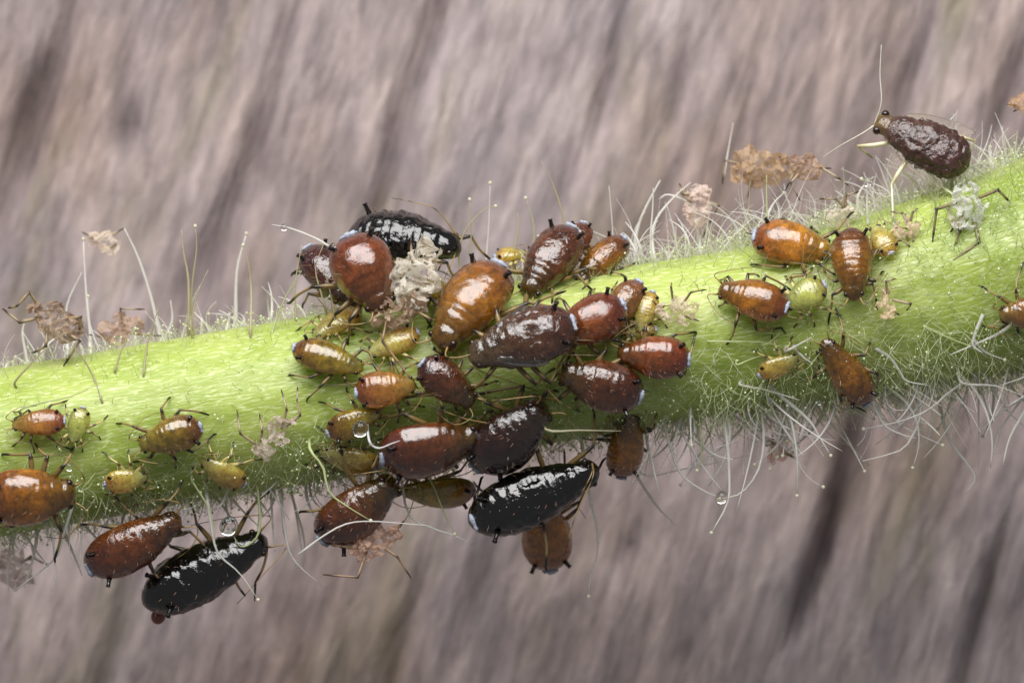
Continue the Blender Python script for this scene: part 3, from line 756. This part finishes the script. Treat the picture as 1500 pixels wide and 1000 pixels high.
# ------------------------------------------------------------------ long plant hairs (traced one by one)
WH = (244,242,236); GH = (214,222,168); TH = (206,198,162)
HAIRS = [
 ([(1065,645),(1068,690),(1066,735),(1042,780)],5,WH,.5),([(1115,600),(1119,645),(1110,690),(1085,722),(1055,730)],4,WH,.5),
 ([(975,630),(995,690),(1025,715),(1053,728)],4,WH,.4),([(1005,645),(1035,690),(1058,718)],3.4,WH,.4),
 ([(1122,575),(1136,608),(1164,650),(1178,669)],3.4,WH,.6),([(1150,612),(1158,640),(1170,678),(1186,701),(1206,713)],3.4,WH,.5),
 ([(1125,564),(1147,583),(1184,614),(1200,639),(1217,667)],5,WH,.8),([(1086,564),(1122,571),(1172,586)],4,WH,1.0),
 ([(1410,559),(1388,576),(1360,600),(1318,617),(1265,628)],4,WH,.7),([(1340,569),(1349,592),(1346,617),(1336,639),(1318,660),(1263,675)],5,WH,.5),
 ([(1296,572),(1304,603),(1324,625),(1381,652)],4,WH,.4),([(1276,585),(1285,605),(1298,625),(1321,636),(1343,642)],4,WH,.7),
 ([(1374,580),(1388,639),(1416,678),(1429,701),(1412,723)],5,WH,-.2),([(1427,545),(1440,580),(1452,617)],4.4,WH,.1),
 ([(1510,580),(1480,639),(1469,681)],5,WH,.5),([(1505,575),(1472,600),(1436,631)],4,WH,.2),([(1503,572),(1466,628),(1455,667)],4,WH,-.1),
 ([(1410,561),(1458,565),(1505,582)],3.6,WH,.9),([(1505,548),(1466,564)],4,WH,.9),([(1480,477),(1458,491),(1391,520)],5,WH,1.3),
 ([(1440,460),(1426,496),(1427,508),(1440,517)],5,WH,1.35),([(1352,477),(1388,494),(1427,509)],3.4,GH,1.3),([(1430,502),(1444,516),(1472,527)],4,WH,1.2),
 ([(1282,510),(1304,524),(1318,544),(1329,558),(1360,564)],4,WH,1.1),([(1153,513),(1189,494)],4.4,WH,1.35),([(1164,510),(1178,524),(1192,534)],3.8,WH,1.3),
 ([(1040,500),(1080,500),(1122,502),(1156,512)],3,GH,1.3),([(1080,534),(1097,527),(1114,521)],3,GH,1.3),
 ([(860,700),(865,732),(876,779),(874,815),(865,844),(862,873)],4,WH,-.2),([(939,693),(1000,687),(1097,667)],2.6,WH,-.4),
 ([(930,690),(939,707),(964,743),(989,768)],5,WH,-1.2),([(950,660),(957,689),(967,725)],4,WH,.1),([(1025,620),(1027,671),(1021,689)],3.2,GH,.6),
 ([(437,812),(470,787),(504,768),(538,763),(588,766),(633,770)],2.6,WH,1.5),([(588,700),(599,754),(633,773),(666,784),(692,797)],3.4,WH,.7),
 ([(630,700),(636,714),(652,754),(666,782)],3.2,GH,.8),([(540,642),(546,653),(557,656),(572,650),(586,645)],3.4,(236,236,236),2.0),
 ([(455,660),(473,684),(482,720),(510,742),(543,762)],3.6,GH,1.35),([(426,715),(433,748),(440,793),(445,829)],4,WH,-.3),
 ([(410,720),(420,793),(434,824),(470,856)],4,WH,.3),([(106,741),(90,792),(77,821),(19,866)],4,WH,.7),([(78,790),(80,821),(83,837),(75,866)],3.6,WH,.6),
 ([(378,722),(381,773),(368,795),(352,800),(343,786)],3.4,GH,.6),([(305,740),(311,779),(320,811),(352,840),(378,878)],4,WH,.8),
 ([(397,725),(400,779),(403,808)],4,WH,.1),([(413,722),(416,779),(435,830)],4,WH,-.5),([(426,720),(445,786),(445,824)],4.4,WH,-.8),
 ([(282,705),(307,747),(314,789)],3.4,GH,1.0),([(120,770),(118,800),(117,830)],3.4,WH,.5),
 ([(132,505),(132,488),(126,426),(122,350)],5.6,WH,-.9),([(236,500),(221,434),(202,376),(182,334)],5.6,WH,-.9),
 ([(276,492),(276,412),(269,370),(266,336)],3.4,TH,.2),([(280,460),(282,412),(288,364),(286,331)],3.2,TH,.1),([(280,480),(288,434),(305,395)],3.4,TH,.4),
 ([(367,496),(368,426),(364,387),(356,359)],3.4,TH,.3),([(346,478),(347,398),(361,342)],6,WH,-1.2),([(210,552),(216,504),(232,451)],3,TH,.8),
 ([(168,546),(179,510),(199,475)],3,TH,.8),([(22,559),(42,536),(66,512),(90,500)],3,TH,.9),([(150,590),(136,550),(112,512),(80,488)],2.8,TH,.9),
 ([(40,530),(33,490),(36,470)],5,WH,-.8),([(98,500),(98,448),(120,398)],5,WH,-1.0),
 ([(484,362),(460,348),(424,334),(398,329)],3.2,WH,.9),([(434,470),(432,420),(442,358)],3,TH,.3),([(476,450),(470,428),(462,392),(474,358)],3,TH,.6),
 ([(490,460),(486,440),(480,412),(471,394)],3.2,TH,1.0),([(398,490),(404,470),(420,432),(442,396)],3,GH,.5),
 ([(955,385),(953,348),(956,306),(957,275)],3.4,WH,.0),([(931,388),(931,348),(942,312),(967,264)],6,WH,-1.0),([(955,350),(962,320),(984,292),(1012,267)],4.4,WH,-.5),
 ([(1124,345),(1124,323),(1123,292),(1123,256)],3.4,GH,.1),([(1096,360),(1096,320),(1099,264)],3,TH,-.1),([(992,370),(987,337),(976,298)],4,WH,-.6),
 ([(835,400),(825,320),(810,270),(793,236)],2.8,TH,-.2),([(690,390),(690,340),(688,292)],3,TH,.0),([(672,380),(680,340),(708,308),(726,302)],2.6,TH,.1),([(712,390),(716,330),(718,268)],2.2,WH,-.5),
 ([(800,629),(850,630),(910,631)],4,(214,208,176),1.5),([(1300,250),(1310,215)],2.4,WH,0),([(1272,330),(1270,300),(1271,268)],3.6,WH,.6),
 ([(1308,340),(1309,310),(1300,280),(1262,262)],3.4,WH,.6),([(1060,260),(1066,225),(1074,180)],3,WH,-1.4),([(1390,178),(1402,165)],2,WH,-.4),
 ([(30,600),(60,590),(105,580),(148,560)],2.6,GH,1.4),([(1020,330),(1012,300),(980,285),(965,292)],4.4,WH,-.7),([(640,455),(655,500),(668,540)],2.6,GH,1.3),
 ([(240,500),(252,470),(250,440)],5,WH,-1.0),([(60,520),(74,480),(70,450)],5,WH,-1.1),([(900,395),(897,330),(892,272)],3,WH,-.5),([(780,380),(782,330),(770,290)],3,TH,-.4),([(752,380),(760,330),(758,312)],3,TH,-.3),
]
hcount = 0
tipmb = MB()
def add_hair(pts3, wpx, col, tip=None):
    global hcount
    mb = MB(); q = catmull(pts3, 12); n = len(q); r = wpx/200.0*1.1
    jit = rnd.uniform(.85, 1.05)
    tube(mb, q, [r*(1.2-0.95*(i/(n-1))**1.2)*rnd.uniform(.88, 1.1) for i in range(n)], [tuple(x*jit for x in lin(col))]*n, 6)
    if tip: blob(mb, q[-1], tip, lin((236,236,214)), 8, 6)
    mb.build('hair', M['hair'], plant); hcount += 1
for pts, wpx, col, h in HAIRS:
    p3 = []
    n = len(pts)
    for i, (x, y) in enumerate(pts):
        s, k = surf_h(x, y)
        hh = max(h, s+0.05*i) if abs(k) < 0.97 else h
        p3.append(P(x, y, hh))
    ft = to_surface(p3[0])
    if 0.06 < (ft-p3[0]).length < 0.9: p3 = [ft-(p3[0]-ft).normalized()*0.02]+p3
    add_hair(p3, wpx, col, 0.028 if rnd.random() < .3 else None)

# random longer hairs, denser and longer towards the right and along the lower edge
def stem_point(px, th):
    c, a, e, r = fr(px); nrm = e*math.sin(th)+CAMV*math.cos(th)
    return c+nrm*r, nrm, a
def grow(px, th, ln, curl, droop=0.0, lean=0.45):
    p, nrm, a = stem_point(px, th)
    d = (nrm+a*rnd.uniform(-lean, lean)+Vector((rnd.uniform(-.3, .3), rnd.uniform(-.3, .3), rnd.uniform(-.3, .3)))).normalized()
    side = (a*rnd.uniform(-1, 1)+nrm.cross(a)*rnd.uniform(-1, 1))*curl
    pts = [p-nrm*0.02]; q = p.copy()
    for i in range(4):
        q = q+d*ln/4; d = (d+side*0.25+Vector((0, 0, -droop*0.25))).normalized(); pts.append(q.copy())
    return pts
for i in range(175):
    z = rnd.random()
    if z < 0.30: px = rnd.uniform(940, 1520); th = math.radians(rnd.uniform(-105, -50)); ln = rnd.uniform(.5, 1.6)
    elif z < 0.62: px = rnd.uniform(930, 1520); th = math.radians(rnd.uniform(75, 140)); ln = rnd.uniform(.4, 1.0)
    elif z < 0.80: px = rnd.uniform(-20, 560); th = math.radians(rnd.uniform(-125, -60)); ln = rnd.uniform(.4, .95)
    else: px = rnd.uniform(-20, 900); th = math.radians(rnd.uniform(75, 130)); ln = rnd.uniform(.35, .9)
    add_hair(grow(px, th, ln, rnd.uniform(.5, 3.2), 0.1, 0.8), rnd.uniform(2.4, 4.6), WH, 0.026 if rnd.random() < .3 else None)

# short glandular hairs and fuzz: too many to count
fz = MB(); gl = MB()
def dens(px, deg):
    """chance that a hair grows here: the upper front face is nearly bare on the left"""
    right = min(1, max(0, (px-1150)/250))
    if deg < -25: d = 1.0
    elif deg < 0: d = 0.6
    elif deg < 62: d = 0.22+0.8*right
    else: d = 0.75
    return d
N_F = 0
while N_F < 9500:
    px = rnd.uniform(-60, 1560); deg = rnd.uniform(-120, 135)
    if rnd.random() > dens(px, deg): continue
    if rnd.random() > (0.55 + 0.45*min(1, max(0, (px-900)/300))): continue
    N_F += 1
    gland = rnd.random() < (0.3 if deg < -25 or deg > 70 else 0.1)
    big = px > 1000 or deg < -20
    ln = rnd.uniform(.12, .3) if gland else rnd.uniform(.1, .6 if px > 1000 else (.4 if big else .26))
    q = catmull(grow(px, math.radians(deg), ln, rnd.uniform(.2, 3.0), 0.0, 1.0)[::2], 5)
    col = lin(GH if rnd.random() < .5 else (226,230,200))
    r0 = rnd.uniform(.003, .0068)
    tube(fz, q, [r0*(1-.13*i) for i in range(len(q))], [col]*len(q), 4, False)
    if gland: blob(gl, q[-1], rnd.uniform(.010, .020), lin((226,232,190)), 7, 5)
# wispy longer hairs behind the crest and under the stem, most of them at the right
for i in range(800):
    px = rnd.uniform(920, 1540) if rnd.random() < .72 else rnd.uniform(-40, 900)
    deg = rnd.uniform(85, 150) if rnd.random() < .64 else rnd.uniform(-140, -60)
    ln = rnd.uniform(.3, 1.15 if px > 920 else .6)
    q = catmull(grow(px, math.radians(deg), ln, rnd.uniform(.3, 3.6), 0.0, 1.2), 8)
    r0 = rnd.uniform(.006, .015)
    tube(fz, q, [r0*(1-.08*i) for i in range(len(q))], [lin((240,238,232))]*len(q), 4, False)
o = fz.build('hair_fuzz', M['hair'], plant); o['kind'] = 'stuff'
M['gland'] = vcol_mat('gland_tip', 0.1, 0.4, 0.2, 0.8)
o = gl.build('gland_tips', M['gland'], plant); o['kind'] = 'stuff'

# ------------------------------------------------------------------ droplets
def droplet(px, py, r, h, label, mat='drop', col=(255,255,255)):
    mb = MB(); c = P(px, py, h)
    blob(mb, c, r, lin(col), 24, 16, (Vector((r,0,0)), Vector((0,r*.92,0)), Vector((0.08*r,0,r*1.08))))
    o = mb.build('droplet', M[mat]); tag(o, label, 'droplet')
droplet(528,628,.115,1.75,'round clear droplet on the back of the amber nymph left of the wine-brown aphid')
droplet(335,770,.135,1.3,'clear flattened droplet held on a curved hair above the black aphid at left')
droplet(1057,728,.09,.5,'clear droplet where hanging hairs meet below the stem at right of centre')
droplet(1271,267,.065,.65,'tiny clear droplet on a hair tip left of the white shed skin legs')
droplet(102,684,.055,1.6,'tiny clear droplet on the stem above the head of the left edge aphid')
droplet(416,333,.05,.9,'tiny clear bead on the white hair left of the arched black aphid')
droplet(488,361,.05,1.3,'tiny clear bead at the cornicle of the plump red-brown aphid')
droplet(1200,590,.03,1.0,'minute clear bead below the brown aphid on the lower right stem edge')
droplet(232,902,.11,.0,'reddish brown round droplet at the tail of the hanging black aphid','reddrop',(122,62,50))
